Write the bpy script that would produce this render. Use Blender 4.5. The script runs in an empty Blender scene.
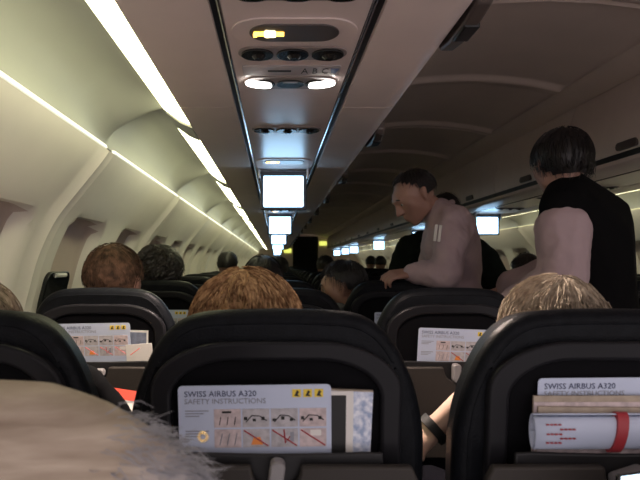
import bpy, bmesh, math, random
from mathutils import Vector, Matrix, Euler
random.seed(7)
SC = bpy.context.scene
COL = SC.collection

# ------------------------------------------------------------------ camera
EYE = 1.15
F_PX, VPX, VPY = 570.0, 276.0, 264.0            # 640x480 frame
cam_data = bpy.data.cameras.new('camera')
cam = bpy.data.objects.new('camera', cam_data)
COL.objects.link(cam)
cam.location = (0, 0, EYE)
cam.rotation_euler = (math.pi / 2, 0, 0)
cam_data.sensor_width = 36
cam_data.lens = 36 * F_PX / 640
cam_data.shift_x = (320 - VPX) / 640
cam_data.shift_y = (VPY - 240) / 640
cam_data.clip_start = 0.02
cam_data.dof.use_dof = True
cam_data.dof.focus_distance = 1.7
cam_data.dof.aperture_fstop = 8
SC.camera = cam

# ------------------------------------------------------------------ world and exposure
w = bpy.data.worlds.new('world'); SC.world = w
w.use_nodes = True
w.node_tree.nodes['Background'].inputs[0].default_value = (1.22, 1.08, 1.10, 1)
w.node_tree.nodes['Background'].inputs[1].default_value = 1.0
SC.view_settings.view_transform = 'Standard'
SC.view_settings.look = 'None'
SC.view_settings.gamma = 1
SC.view_settings.use_curve_mapping = False
SC.view_settings.exposure = 0.0
# lamp strengths of the cabin
E_BRIGHT, E_THIN, E_RIGHT, E_RIGHT_THIN, E_SCREEN, E_READ = 9.5, 1.1, 5.0, .28, 5.0, 14.0
W_SPOT = 80.0
COL_COVE = (1.0, 0.96, 0.86)
COL_COVE_FAR = (1.0, 0.99, 0.60)
COL_RIGHT = (1.0, 0.95, 0.62)

# ------------------------------------------------------------------ materials
def mat(name, col, rough=0.6, metal=0.0, noise=0.0, nscale=20, bump=0.0, bscale=120, col2=None, spec=0.5, coat=0.0):
    m = bpy.data.materials.new(name); m.use_nodes = True
    nt = m.node_tree; b = nt.nodes['Principled BSDF']
    b.inputs['Base Color'].default_value = (*col, 1)
    b.inputs['Roughness'].default_value = rough
    b.inputs['Metallic'].default_value = metal
    b.inputs['Specular IOR Level'].default_value = spec
    b.inputs['Coat Weight'].default_value = coat
    tc = nt.nodes.new('ShaderNodeTexCoord')
    if noise or col2:
        n = nt.nodes.new('ShaderNodeTexNoise'); n.inputs['Scale'].default_value = nscale
        n.inputs['Detail'].default_value = 4
        nt.links.new(tc.outputs['Object'], n.inputs['Vector'])
        r = nt.nodes.new('ShaderNodeValToRGB')
        c2 = col2 if col2 else tuple(c * (1 - noise) for c in col)
        r.color_ramp.elements[0].position = 0.35; r.color_ramp.elements[1].position = 0.65
        r.color_ramp.elements[0].color = (*c2, 1); r.color_ramp.elements[1].color = (*col, 1)
        nt.links.new(n.outputs['Fac'], r.inputs['Fac'])
        nt.links.new(r.outputs['Color'], b.inputs['Base Color'])
    if bump:
        n2 = nt.nodes.new('ShaderNodeTexNoise'); n2.inputs['Scale'].default_value = bscale
        nt.links.new(tc.outputs['Object'], n2.inputs['Vector'])
        bp = nt.nodes.new('ShaderNodeBump'); bp.inputs['Strength'].default_value = bump
        bp.inputs['Distance'].default_value = 0.004 if bscale > 30 else 0.06
        nt.links.new(n2.outputs['Fac'], bp.inputs['Height'])
        nt.links.new(bp.outputs['Normal'], b.inputs['Normal'])
    return m

def emat(name, col, strength):
    m = bpy.data.materials.new(name); m.use_nodes = True
    b = m.node_tree.nodes['Principled BSDF']
    b.inputs['Base Color'].default_value = (*[c * .5 for c in col], 1)
    b.inputs['Emission Color'].default_value = (*col, 1)
    b.inputs['Emission Strength'].default_value = strength
    return m

M = dict(
    wall=mat('wall_plastic', (.86, .81, .75), .55, noise=.03, nscale=6, bump=.05),
    shade=mat('window_shade_plastic', (.60, .49, .44), .55, noise=.05, nscale=8),
    cove=mat('cove_plastic', (.32, .318, .292), .5, noise=.03, nscale=5),
    bin=mat('bin_plastic', (.74, .62, .58), .38, noise=.05, nscale=8, bump=.04),
    binr=mat('bin_door_plastic', (.66, .55, .50), .45, noise=.05, nscale=8),
    ceil=mat('ceiling_plastic', (.66, .54, .47), .5, noise=.05, nscale=5),
    psu=mat('service_plastic', (.72, .60, .57), .28, noise=.04, nscale=10),
    strip=mat('label_strip_grey', (.40, .36, .37), .5),
    psu_dark=mat('smoked_plastic', (.09, .075, .07), .35),
    psu_mid=mat('recess_plastic', (.25, .21, .20), .4),
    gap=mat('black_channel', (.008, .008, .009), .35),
    rail=mat('polished_rail', (.62, .64, .68), .18, metal=1.0),
    vent=mat('vent_black', (.012, .012, .012), .25),
    latch=mat('latch_plastic', (.085, .068, .06), .35),
    leather=mat('black_leather', (.007, .008, .010), .40, noise=.3, nscale=60, bump=.25, bscale=260, spec=.08),
    leather_dark=mat('dark_leather', (.012, .012, .014), .5, bump=.2, bscale=200),
    shell=mat('seat_shell_grey', (.013, .013, .015), .32, noise=.1, nscale=12, spec=.12),
    lining=mat('pocket_lining', (.004, .004, .005), .9, spec=.1),
    tray=mat('tray_grey', (.046, .041, .037), .45, noise=.06, nscale=14, spec=.15),
    lip=mat('pocket_lip', (.018, .018, .019), .4, spec=.25),
    lever=mat('latch_lever', (.22, .21, .21), .35),
    metal=mat('seat_frame_metal', (.3, .3, .31), .35, metal=.9),
    carpet=mat('carpet', (.03, .035, .055), .95, noise=.5, nscale=80, bump=.6, bscale=400),
    paper=mat('card_white', (.48, .54, .68), .45),
    paperw=mat('paper_warm', (.70, .68, .64), .55),
    tan=mat('page_edges_tan', (.42, .35, .27), .7, noise=.3, nscale=40),
    ink=mat('ink_navy', (.03, .04, .10), .6),
    inkgrey=mat('ink_grey', (.25, .26, .30), .6),
    panel=mat('picture_grey', (.50, .48, .50), .6, noise=.3, nscale=90),
    panelp=mat('picture_pink', (.60, .50, .50), .6, noise=.3, nscale=90),
    yellow=mat('icon_yellow', (.75, .55, .05), .5),
    red=mat('print_red', (.65, .06, .03), .5),
    dred=mat('band_dark_red', (.35, .03, .04), .5),
    orange=mat('print_orange', (.75, .25, .05), .5),
    black=mat('print_black', (.01, .01, .01), .6),
    blue=mat('print_blue', (.30, .38, .55), .5, col2=(.75, .78, .85), nscale=110),
    bluegrey=mat('photo_blue_grey', (.22, .25, .33), .5, noise=.4, nscale=60),
    skin=mat('skin', (.36, .20, .15), .5, noise=.1, nscale=25),
    skinp=mat('skin_pale', (.72, .48, .36), .5, noise=.08, nscale=25),
    eye=mat('eye_white', (.6, .58, .55), .25),
    shirt=mat('shirt_pale_pink', (.45, .34, .355), .8, noise=.08, nscale=12, bump=.5, bscale=9),
    vest=mat('vest_black', (.004, .004, .0045), .9, spec=.1),
    dark=mat('dark_cloth', (.006, .006, .007), .9, spec=.05, noise=.3, nscale=30),
    green=mat('dark_green_cloth', (.010, .014, .011), .9, spec=.1, noise=.3, nscale=30),
    grey=mat('grey_cloth', (.12, .12, .13), .9, noise=.2, nscale=30),
    trousers=mat('navy_trousers', (.006, .006, .009), .9, spec=.05),
    h_red=mat('hair_auburn', (.50, .31, .16), .85, col2=(.17, .085, .04), nscale=70, spec=.15),
    h_blond=mat('hair_ash_blond', (.44, .37, .28), .85, col2=(.24, .19, .14), nscale=80, spec=.15),
    h_brown=mat('hair_brown', (.10, .055, .035), .85, col2=(.03, .018, .012), nscale=50, spec=.15),
    h_dark=mat('hair_dark', (.030, .022, .017), .45, col2=(.010, .008, .006), nscale=50),
    h_black=mat('hair_black', (.010, .008, .008), .5),
    h_grey=mat('hair_grey_brown', (.32, .25, .19), .85, col2=(.14, .11, .08), nscale=60, spec=.15),
    fur=mat('fur_beige', (.46, .385, .30), .9, col2=(.33, .275, .22), nscale=14),
    furw=mat('fur_white', (.40, .40, .44), .8, col2=(.30, .30, .32), nscale=25),
    gold=mat('gold_stud', (.85, .60, .25), .25, metal=1.0),
    steel=mat('watch_steel', (.7, .7, .72), .2, metal=1.0),
    pane=mat('night_pane', (.012, .013, .016), .12),
    blueprint=mat('sign_blue', (.05, .10, .25), .4),
    curtain=mat('curtain_black', (.006, .006, .008), .9, noise=.3, nscale=10),
    bezel=mat('screen_bezel', (.06, .065, .075), .4),
    e_bright=emat('cove_tube_light', COL_COVE, E_BRIGHT),
    e_far=emat('cove_tube_light_greenish', COL_COVE_FAR, E_BRIGHT * .85),
    e_thin=emat('wall_slot_light', (1.0, .99, .84), E_THIN),
    e_right=emat('right_cove_light', COL_RIGHT, E_RIGHT),
    e_rthin=emat('right_slot_light', COL_RIGHT, E_RIGHT_THIN),
    e_screen=emat('screen_glow', (.42, .70, 1.0), E_SCREEN),
    e_read=emat('reading_lamp_glow', (1.0, .96, .90), E_READ),
    e_sign=emat('sign_amber', (1.0, .55, .08), 5.0),
    e_signw=emat('sign_pale', (1.0, .80, .45), 6.0),
    e_exit=emat('exit_lamp', (.75, .80, .15), 1.2),
    e_amber=emat('amber_lamp', (1.0, .55, .25), 4.0),
)

# ------------------------------------------------------------------ helpers
def link_obj(name, bm, m, parent=None, smooth=True, bevel=0, seg=2, mods=None):
    me = bpy.data.meshes.new(name)
    bmesh.ops.recalc_face_normals(bm, faces=bm.faces[:])
    bm.to_mesh(me); bm.free()
    mats = m if isinstance(m, (list, tuple)) else [m]
    for x in mats: me.materials.append(x)
    if smooth:
        me.shade_smooth()
        try: me.set_sharp_from_angle(angle=math.radians(40))
        except Exception: pass
    o = bpy.data.objects.new(name, me); COL.objects.link(o)
    if parent is not None: o.parent = parent
    if bevel:
        b = o.modifiers.new('bevel', 'BEVEL'); b.width = bevel; b.segments = seg; b.limit_method = 'ANGLE'
        b.angle_limit = math.radians(40)
    return o

def tag(o, label, cat, group=None, kind=None):
    o['label'] = label; o['category'] = cat
    if group: o['group'] = group
    if kind: o['kind'] = kind
    return o

def empty(name, loc=(0, 0, 0), label=None, cat=None, group=None, rz=0):
    o = bpy.data.objects.new(name, None); COL.objects.link(o)
    o.location = loc; o.rotation_euler = (0, 0, rz); o.empty_display_size = .05
    if label: tag(o, label, cat, group)
    return o

def copy_tree(o, parent=None):
    c = o.copy(); COL.objects.link(c)
    if parent is not None: c.parent = parent
    for ch in list(o.children): copy_tree(ch, c)
    return c

def bx(bm, x0, x1, y0, y1, z0, z1, mi=0, rot=None, piv=None):
    vs = [bm.verts.new((x, y, z)) for x in (x0, x1) for y in (y0, y1) for z in (z0, z1)]
    if rot is not None:
        p = Vector(piv) if piv else Vector(((x0 + x1) / 2, (y0 + y1) / 2, (z0 + z1) / 2))
        for v in vs: v.co = rot @ (v.co - p) + p
    for q in ((0, 1, 3, 2), (4, 6, 7, 5), (0, 4, 5, 1), (2, 3, 7, 6), (0, 2, 6, 4), (1, 5, 7, 3)):
        f = bm.faces.new([vs[i] for i in q]); f.material_index = mi
    return vs

def prism(bm, pts, axis, a, b, mi=0):
    """polygon pts (2D) extruded along an axis: 'y' -> pts are (x,z); 'z' -> (x,y); 'x' -> (y,z)"""
    def P(p, t):
        return {'y': (p[0], t, p[1]), 'z': (p[0], p[1], t), 'x': (t, p[0], p[1])}[axis]
    A = [bm.verts.new(P(p, a)) for p in pts]; B = [bm.verts.new(P(p, b)) for p in pts]
    n = len(pts)
    fs = [bm.faces.new(A), bm.faces.new(B[::-1])]
    for i in range(n):
        fs.append(bm.faces.new((A[i], B[i], B[(i + 1) % n], A[(i + 1) % n])))
    for f in fs: f.material_index = mi

def ring_prism(bm, outer, inner, a, b):
    """open band between two equal-length (x,z) polylines, extruded along y"""
    n = len(outer)
    V = [[bm.verts.new((p[0], y, p[1])) for p in pl] for y in (a, b) for pl in (outer, inner)]
    oa, ia, ob, ib = V
    for i in range(n - 1):
        bm.faces.new((oa[i], oa[i + 1], ia[i + 1], ia[i])); bm.faces.new((ob[i], ib[i], ib[i + 1], ob[i + 1]))
        bm.faces.new((oa[i], ob[i], ob[i + 1], oa[i + 1])); bm.faces.new((ia[i], ia[i + 1], ib[i + 1], ib[i]))
    for i in (0, n - 1):
        bm.faces.new((oa[i], ia[i], ib[i], ob[i]))

def tube(bm, pts, r, sides=8, closed=False, mi=0):
    pts = [Vector(p) for p in pts]; n = len(pts); rings = []
    rr = r if isinstance(r, (list, tuple)) else [r] * n
    for i, p in enumerate(pts):
        if closed: t = pts[(i + 1) % n] - pts[i - 1]
        else: t = pts[min(i + 1, n - 1)] - pts[max(i - 1, 0)]
        if t.length < 1e-9: t = Vector((0, 0, 1))
        t.normalize()
        up = Vector((0, 0, 1)) if abs(t.z) < .9 else Vector((0, 1, 0))
        u = t.cross(up).normalized(); v = u.cross(t)
        rings.append([bm.verts.new(p + rr[i] * (math.cos(2 * math.pi * k / sides) * u + math.sin(2 * math.pi * k / sides) * v)) for k in range(sides)])
    m = n if closed else n - 1
    for i in range(m):
        A, B = rings[i], rings[(i + 1) % n]
        for k in range(sides):
            f = bm.faces.new((A[k], A[(k + 1) % sides], B[(k + 1) % sides], B[k])); f.material_index = mi
    if not closed and sides > 2:
        bm.faces.new(rings[0][::-1]).material_index = mi; bm.faces.new(rings[-1]).material_index = mi

def stadium(cx, cy, hw, hh, n=10, e=None):
    """rounded slot outline"""
    pts = []; r = min(hw, hh) if e is None else e
    for (sx, sy, a0) in ((1, 1, 0), (-1, 1, 90), (-1, -1, 180), (1, -1, 270)):
        for k in range(n + 1):
            a = math.radians(a0 + 90 * k / n)
            pts.append((cx + sx * (hw - r) + r * math.cos(a), cy + sy * (hh - r) + r * math.sin(a)))
    return pts

def ellipsoid(bm, c, r, rot=None, seg=20, mi=0):
    mtx = Matrix.Translation(Vector(c)) @ (rot.to_4x4() if rot else Matrix()) @ Matrix.Diagonal((*r, 1))
    res = bmesh.ops.create_uvsphere(bm, u_segments=seg, v_segments=seg // 2 + 2, radius=1, matrix=mtx)
    for v in res['verts']:
        for f in v.link_faces: f.material_index = mi

def hull(bm, balls, seg=10):
    """convex hull of several spheres [(centre, radius)...]"""
    b2 = bmesh.new()
    for c, r in balls:
        bmesh.ops.create_icosphere(b2, subdivisions=2, radius=r, matrix=Matrix.Translation(Vector(c)))
    res = bmesh.ops.convex_hull(b2, input=b2.verts[:])
    dele = [g for g in res['geom_interior'] if isinstance(g, bmesh.types.BMVert)]
    bmesh.ops.delete(b2, geom=list(set(dele)), context='VERTS')
    loose = [v for v in b2.verts if not v.link_faces]
    bmesh.ops.delete(b2, geom=loose, context='VERTS')
    me = bpy.data.meshes.new('t'); b2.to_mesh(me); b2.free()
    bm.from_mesh(me); bpy.data.meshes.remove(me)

def fuse(name, bm, m, parent, voxel=.01, smooth=3, wrinkle=0.0):
    """one continuous surface from overlapping volumes"""
    me = bpy.data.meshes.new(name)
    bmesh.ops.recalc_face_normals(bm, faces=bm.faces[:]); bm.to_mesh(me); bm.free()
    t = bpy.data.objects.new(name, me); COL.objects.link(t)
    r = t.modifiers.new('r', 'REMESH'); r.mode = 'VOXEL'; r.voxel_size = voxel
    s = t.modifiers.new('s', 'SMOOTH'); s.factor = .5; s.iterations = smooth
    dg = bpy.context.evaluated_depsgraph_get(); dg.update()
    me2 = bpy.data.meshes.new_from_object(t.evaluated_get(dg))
    bpy.data.objects.remove(t); bpy.data.meshes.remove(me)
    if wrinkle:
        from mathutils import noise
        for v in me2.vertices:
            p = v.co; q = Vector((p.x * 13 + p.z * 9, p.y * 13, p.z * 6 - p.x * 5))
            v.co += v.normal * wrinkle * (noise.noise(q) + .5 * abs(noise.noise(q * 2.3)))
    me2.materials.clear(); me2.materials.append(m); me2.name = name
    me2.shade_smooth()
    o = bpy.data.objects.new(name, me2); COL.objects.link(o)
    if parent is not None: o.parent = parent
    return o

def text(name, s, size, m, parent, loc, rot, align='LEFT'):
    cu = bpy.data.curves.new(name, 'FONT'); cu.body = s; cu.size = size; cu.align_x = align
    cu.extrude = .0002; cu.resolution_u = 2
    cu.materials.append(m)
    t = bpy.data.objects.new(name, cu); COL.objects.link(t)
    dg = bpy.context.evaluated_depsgraph_get(); dg.update()
    me = bpy.data.meshes.new_from_object(t.evaluated_get(dg)); me.name = name
    bpy.data.objects.remove(t); bpy.data.curves.remove(cu)
    o = bpy.data.objects.new(name, me); COL.objects.link(o); o.parent = parent
    o.location = loc; o.rotation_euler = rot
    return o

ORD = ['zeroth', 'first', 'second', 'third', 'fourth', 'fifth', 'sixth', 'seventh', 'eighth', 'ninth', 'tenth', 'eleventh', 'twelfth',
       'thirteenth', 'fourteenth', 'fifteenth', 'sixteenth', 'seventeenth', 'eighteenth', 'nineteenth', 'twentieth', 'twenty-first',
       'twenty-second', 'twenty-third', 'twenty-fourth']
CX = 1.067                       # centre of the aisle
Y0, Y1 = -0.48, 20.4              # ends of the cabin
def mir(x): return 2 * CX - x
JOINT0, JP = -2.36, 1.47         # panel joints along the cabin: ... 0.58, 2.05, 3.52 ...

# ------------------------------------------------------------------ shell of the cabin
WALL = [(-.606, .412), (-.640, .365), (-.723, .263), (-.785, .185), (-.830, .105), (-.868, .010), (-.895, -.09), (-.914, -.17), (-.935, -.32), (-.945, -.5),
        (-.94, -.75), (-.90, -.95), (-.84, -1.15)]
def resample(pts, n):
    P = [Vector(p) for p in pts]; L = [0]
    for a, b in zip(P, P[1:]): L.append(L[-1] + (b - a).length)
    out = []
    for i in range(n + 1):
        s = L[-1] * i / n; k = 0
        while k < len(L) - 2 and L[k + 1] < s: k += 1
        out.append(P[k].lerp(P[k + 1], (s - L[k]) / (L[k + 1] - L[k])))
    return out
def catmull(pts, sub=6):
    P = [Vector(p) for p in pts]; P = [2 * P[0] - P[1]] + P + [2 * P[-1] - P[-2]]; out = []
    for i in range(1, len(P) - 2):
        for k in range(sub):
            t = k / sub; a, b, c, d = P[i - 1:i + 3]
            out.append(.5 * ((2 * b) + (-a + c) * t + (2 * a - 5 * b + 4 * c - d) * t * t + (-a + 3 * b - 3 * c + d) * t ** 3))
    out.append(P[-2]); return out
def sstep(e0, e1, x):
    t = max(0, min(1, (x - e0) / (e1 - e0))); return t * t * (3 - 2 * t)
WIN = []
j = JOINT0
while j < Y1:
    WIN += [j + .395, j + 1.105]; j += JP
WIN = [y for y in WIN if Y0 + .3 < y < Y1 - .3]
def wall_mesh(side):
    prof = resample(catmull(WALL), 64); bm = bmesh.new(); rows = []; inside = []
    ny = int((Y1 - Y0) / .03)
    tang = []
    for i, p in enumerate(prof):
        t = (prof[min(i + 1, 64)] - prof[max(i - 1, 0)]).normalized(); tang.append(Vector((t.y, -t.x)))
    for iy in range(ny + 1):
        y = Y0 + (Y1 - Y0) * iy / ny; row = []; ins = []
        jd = abs(((y - JOINT0 + JP / 2) % JP) - JP / 2)
        wd = min(abs(y - c) for c in WIN)
        for i, p in enumerate(prof):
            z = p.y; d = 0
            # rounded window recess, outward
            qx = max(wd - .125, 0); qz = max(abs(z + .045) - .145, 0)
            dist = math.hypot(qx, qz)
            d += .060 * (1 - sstep(.060, .092, dist))
            ins.append(dist < .078)
            # joint cover, inward
            d -= .024 * (1 - sstep(.040, .054, jd)) - .020 * (1 - sstep(.005, .014, jd))
            n = tang[i] if tang[i].x < 0 else -tang[i]
            q = p + n * d
            row.append(bm.verts.new((q.x if side == 'left' else mir(q.x), y, EYE + q.y)))
        rows.append(row); inside.append(ins)
    for r_, (a, b) in enumerate(zip(rows, rows[1:])):
        for i in range(64): bm.faces.new((a[i], a[i + 1], b[i + 1], b[i])).material_index = int(inside[r_][i] and inside[r_ + 1][i + 1])
    o = link_obj('wall_' + side, bm, [M['wall'], M['shade']]); o['kind'] = 'structure'
    return o
wall_mesh('left'); wall_mesh('right')

COVE = [(-.618, .425), (-.608, .450), (-.580, .482), (-.550, .504), (-.505, .530), (-.455, .550), (-.395, .566)]
def cove_mesh(side, n):
    prof = resample(catmull(COVE), 24); bm = bmesh.new(); rows = []
    ny = int((Y1 - Y0) / .03)
    for iy in range(ny + 1):
        y = Y0 + (Y1 - Y0) * iy / ny; row = []
        u = (y - JOINT0) % JP                    # 0 at the joint
        end = sstep(JP - .30, JP - .02, u)       # far end of a panel curls down into its rib
        beg = 1 - sstep(.015, .03, u)
        for i, p in enumerate(prof):
            t = i / 24; bell = math.sin(math.pi * min(1, t * 1.02)) ** .7
            dz = .075 * bell * (1 - max(end, beg))
            row.append(bm.verts.new((p.x if side == 'left' else mir(p.x), y, EYE + p.y - .012 * bell + dz)))
        rows.append(row)
    for a, b in zip(rows, rows[1:]):
        for i in range(24): bm.faces.new((a[i], a[i + 1], b[i + 1], b[i]))
    o = link_obj(n, bm, M['cove']); o['kind'] = 'structure'
cove_mesh('left', 'trim_1'); cove_mesh('right', 'trim_2')

CEIL = [(.34, .92), (.42, .955), (.526, .985), (.70, 1.022), (.872, 1.043), (1.067, 1.052), (1.262, 1.043), (1.434, 1.022), (1.608, .985), (1.64, 1.0), (1.665, .975), (1.80, .93)]
bm = bmesh.new(); prof = resample(CEIL, 60); rows = []
ny = int((Y1 - Y0) / .02)
for iy in range(ny + 1):
    y = Y0 + (Y1 - Y0) * iy / ny
    jd = ((y - 3.23 + .515) % 1.03) - .515
    d = .022 * (1 - sstep(.03, .075, abs(jd))) - .014 * (1 - sstep(.0, .018, abs(jd - .02)))
    rows.append([bm.verts.new((p.x, y, EYE + p.y - (d if .45 < p.x < 1.6 else 0))) for p in prof])
for a, b in zip(rows, rows[1:]):
    for i in range(60): bm.faces.new((a[i], a[i + 1], b[i + 1], b[i]))
link_obj('ceiling', bm, M['ceil'])['kind'] = 'structure'

bm = bmesh.new(); bx(bm, -1.2, 2 * CX + 1.2, Y0, Y1, -.05, 0)
link_obj('floor', bm, M['carpet'], smooth=False)['kind'] = 'structure'
# unseen fuselage box, added to stop world light leaking in past the liner; the cabin goes on behind the camera, so that end stays open to the light
bm = bmesh.new()
bx(bm, -1.25, -1.2, Y0, Y1, 0, 2.6); bx(bm, mir(-1.2), mir(-1.25), Y0, Y1, 0, 2.6); bx(bm, -1.25, mir(-1.25), Y0, Y1, 2.55, 2.6)
bx(bm, -1.2, -.66, Y0 - .03, Y0, 1.5, 2.55); bx(bm, mir(-.66), mir(-1.2), Y0 - .03, Y0, 1.5, 2.55); bx(bm, -.66, mir(-.66), Y0 - .03, Y0, 2.2, 2.55)
bx(bm, -.66, -.30, Y0 - .03, Y0, 1.67, 2.2); bx(bm, mir(-.30), mir(-.66), Y0 - .03, Y0, 1.67, 2.2)
link_obj('wall_outer', bm, M['gap'], smooth=False)['kind'] = 'structure'
bm = bmesh.new(); bx(bm, -1.2, .62, Y1, Y1 + .05, 0, 2.6); bx(bm, 1.48, mir(-1.2), Y1, Y1 + .05, 0, 2.6); bx(bm, .62, 1.48, Y1, Y1 + .05, 2.12, 2.6)
link_obj('wall_front', bm, M['ceil'], smooth=False)['kind'] = 'structure'

# the small open window low on the left wall: dark pane under a pale shade handle
win = empty('window_1', (-.905, 2.29, EYE - .13)); win['kind'] = 'structure'
bm = bmesh.new()
pts = [(p[0], p[1]) for p in stadium(0, 0, .115, .10, e=.04)]
prism(bm, pts, 'x', -.01, .022)
for v in bm.verts: v.co.x += .25 * v.co.z - .004
link_obj('pane', bm, M['pane'], win, bevel=.004)['kind'] = 'structure'
bm = bmesh.new(); tube(bm, [(.038, -.055, .085), (.038, .055, .085)], .009, 8)
link_obj('shade_handle', bm, M['paperw'], win)['kind'] = 'structure'

# ------------------------------------------------------------------ cove lights
def seg_light(name, label, cat, group, poly, ya, yb, m):
    bm = bmesh.new(); prism(bm, [(x, EYE + z) for x, z in poly], 'y', ya, yb)
    o = link_obj(name, bm, m, smooth=False)
    return tag(o, label, cat, group)
def cove_light(label, group, f, ya, yb, m):
    r = empty('cove_light', (0, 0, 0), label, 'light', group)
    bm = bmesh.new(); prism(bm, [(f(x), EYE + z) for x, z in [(-.310, .499), (-.350, .518), (-.402, .556), (-.385, .575), (-.312, .56)]], 'y', ya + .22, yb)
    link_obj('diffuser', bm, m, r, smooth=False)
    bm = bmesh.new(); prism(bm, [(f(x), EYE + z) for x, z in [(-.309, .498), (-.350, .516), (-.404, .555), (-.386, .577), (-.309, .562)]], 'y', ya, ya + .218)
    link_obj('end_cap', bm, M['cove'], r, smooth=False)
    return r
k = 0; j = JOINT0; nl = 0
while j + JP < Y1 + .1:
    ya, yb = j + .04, min(j + JP - .005, Y1)
    if yb > .35:
        nl += 1; nm = ORD[nl] + ' ' if nl > 1 else 'nearest '
    if yb < .62: j += JP; k += 1; continue
    lab = lambda what: f'{nm}{what}'
    cove_light(lab('bright white cove tube along the left bins'), 'left cove lights', (lambda x: x), ya, yb, M['e_bright'] if nl < 2 else M['e_far'])
    seg_light('wall_slot_light', lab('thin glowing slot at the top of the left wall'), 'light', 'left wall slot lights',
              [(-.602, .414), (-.604, .424), (-.616, .426), (-.612, .412)], j + .085, yb - .01, M['e_thin'])
    cove_light(lab('dim cove tube along the bins across the aisle'), 'right cove lights', mir, ya, yb, M['e_right'])
    seg_light('wall_slot_light', lab('yellowish slot light on the wall across the aisle'), 'light', 'right wall slot lights',
              [(mir(x), z) for x, z in [(-.602, .414), (-.604, .424), (-.616, .426), (-.612, .412)]], j + .03, yb, M['e_rthin'])
    j += JP; k += 1

# ------------------------------------------------------------------ overhead bins
def make_bin(side, length):
    s = (lambda x: x) if side == 'left' else mir
    r = empty('overhead_bin', (0, 0, 0)); g = .004
    bm = bmesh.new()
    prism(bm, [(s(-.30), EYE + .535), (s(.372), EYE + .535), (s(.335), EYE + .915), (s(-.30), EYE + .86)], 'y', g, length - g)
    link_obj('body', bm, M['bin'], r, smooth=False)
    bm = bmesh.new()     # outboard lower panel
    prism(bm, [(s(-.307), EYE + .500), (s(-.130), EYE + .500), (s(-.130), EYE + .534), (s(-.307), EYE + .534)], 'y', g / 2, length - g / 2)
    link_obj('lower_panel', bm, M['bin'], r, smooth=False)
    bm = bmesh.new()     # aisle lower panel with a rolled edge
    prism(bm, [(s(.212), EYE + .500), (s(.345), EYE + .499), (s(.372), EYE + .503), (s(.385), EYE + .515), (s(.385), EYE + .534), (s(.212), EYE + .534)], 'y', g / 2, length - g / 2)
    link_obj('lower_panel', bm, M['bin'], r)
    bm = bmesh.new()     # door
    prism(bm, [(s(.374), EYE + .562), (s(.394), EYE + .562), (s(.404), EYE + .60), (s(.402), EYE + .70), (s(.388), EYE + .82), (s(.352), EYE + .93), (s(.336), EYE + .93)], 'y', g, length - g)
    d = link_obj('door', bm, M['binr'], r)
    bm = bmesh.new()     # black strip under the door, standing in for the shadow in the gap
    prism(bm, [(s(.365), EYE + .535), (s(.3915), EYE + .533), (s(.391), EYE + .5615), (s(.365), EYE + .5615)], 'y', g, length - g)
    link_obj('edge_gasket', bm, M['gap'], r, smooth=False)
    bm = bmesh.new()     # latch pull under the edge
    c = length / 2
    if side == 'left':
        pts = [(c - .14, .535), (c - .125, .515), (c - .05, .505), (c + .06, .505), (c + .13, .515), (c + .14, .535), (c + .13, .60), (c - .13, .60)]
        prism(bm, [(p[0], EYE + p[1]) for p in pts], 'x', .395, .430)
        l = link_obj('latch', bm, M['latch'], d, bevel=.006)
        bm = bmesh.new(); bx(bm, .398, .433, c - .045, c + .035, EYE + .500, EYE + .56)
        link_obj('latch_grip', bm, M['gap'], l, bevel=.004)
    else:
        pts = stadium(c, EYE + .590, .085, .020)
        prism(bm, pts, 'x', s(.395) , s(.412))
        link_obj('latch', bm, M['latch'], d, bevel=.003)
    return r
BINP = 1.14
def bins(side, first, n):
    proto = make_bin(side, BINP)
    for i in range(n):
        o = proto if i == 0 else copy_tree(proto)
        o.location = (0, first + i * BINP, 0)
        vis = i - 1
        where = 'above the camera' if side == 'left' else 'across the aisle'
        if vis < 1:
            lab = f'pinkish grey overhead bin {where}, ' + ('rearmost of its row' if i == 0 else 'second from the rear of its row')
        else:
            lab = f'pinkish grey overhead bin {where}, {ORD[i+1]} from the rear of its row'
        tag(o, lab, 'overhead bin', 'overhead bins on the window side' if side == 'left' else 'overhead bins across the aisle')
bins('left', 1.25 - .57 - BINP, 18)
bins('right', 2.81 - .57 - 2 * BINP, 17)

# ------------------------------------------------------------------ passenger service rails
def service_rail(side, label):
    s = (lambda x: x) if side == 'left' else mir
    r = empty('service_rail', (0, 0, 0), label, 'ceiling rail')
    bm = bmesh.new(); prism(bm, [(s(-.130), EYE + .512), (s(.212), EYE + .512), (s(.212), EYE + .534), (s(-.130), EYE + .534)], 'y', Y0, Y1)
    link_obj('channel', bm, M['gap'], r, smooth=False)
    bm = bmesh.new(); prism(bm, [(s(-.106), EYE + .500), (s(.184), EYE + .500), (s(.188), EYE + .5115), (s(-.110), EYE + .5115)], 'y', Y0, Y1)
    link_obj('cover_panel', bm, M['psu'], r, smooth=False)
    for x in (-.112, .192):
        bm = bmesh.new(); tube(bm, [(s(x), Y0, EYE + .505), (s(x), Y1, EYE + .505)], .0045, 8)
        link_obj('side_rail', bm, M['rail'], r)
    return r
service_rail('left', 'long pinkish service rail with black edges on the ceiling above the camera')
service_rail('right', 'long service rail under the bins across the aisle')

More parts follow.
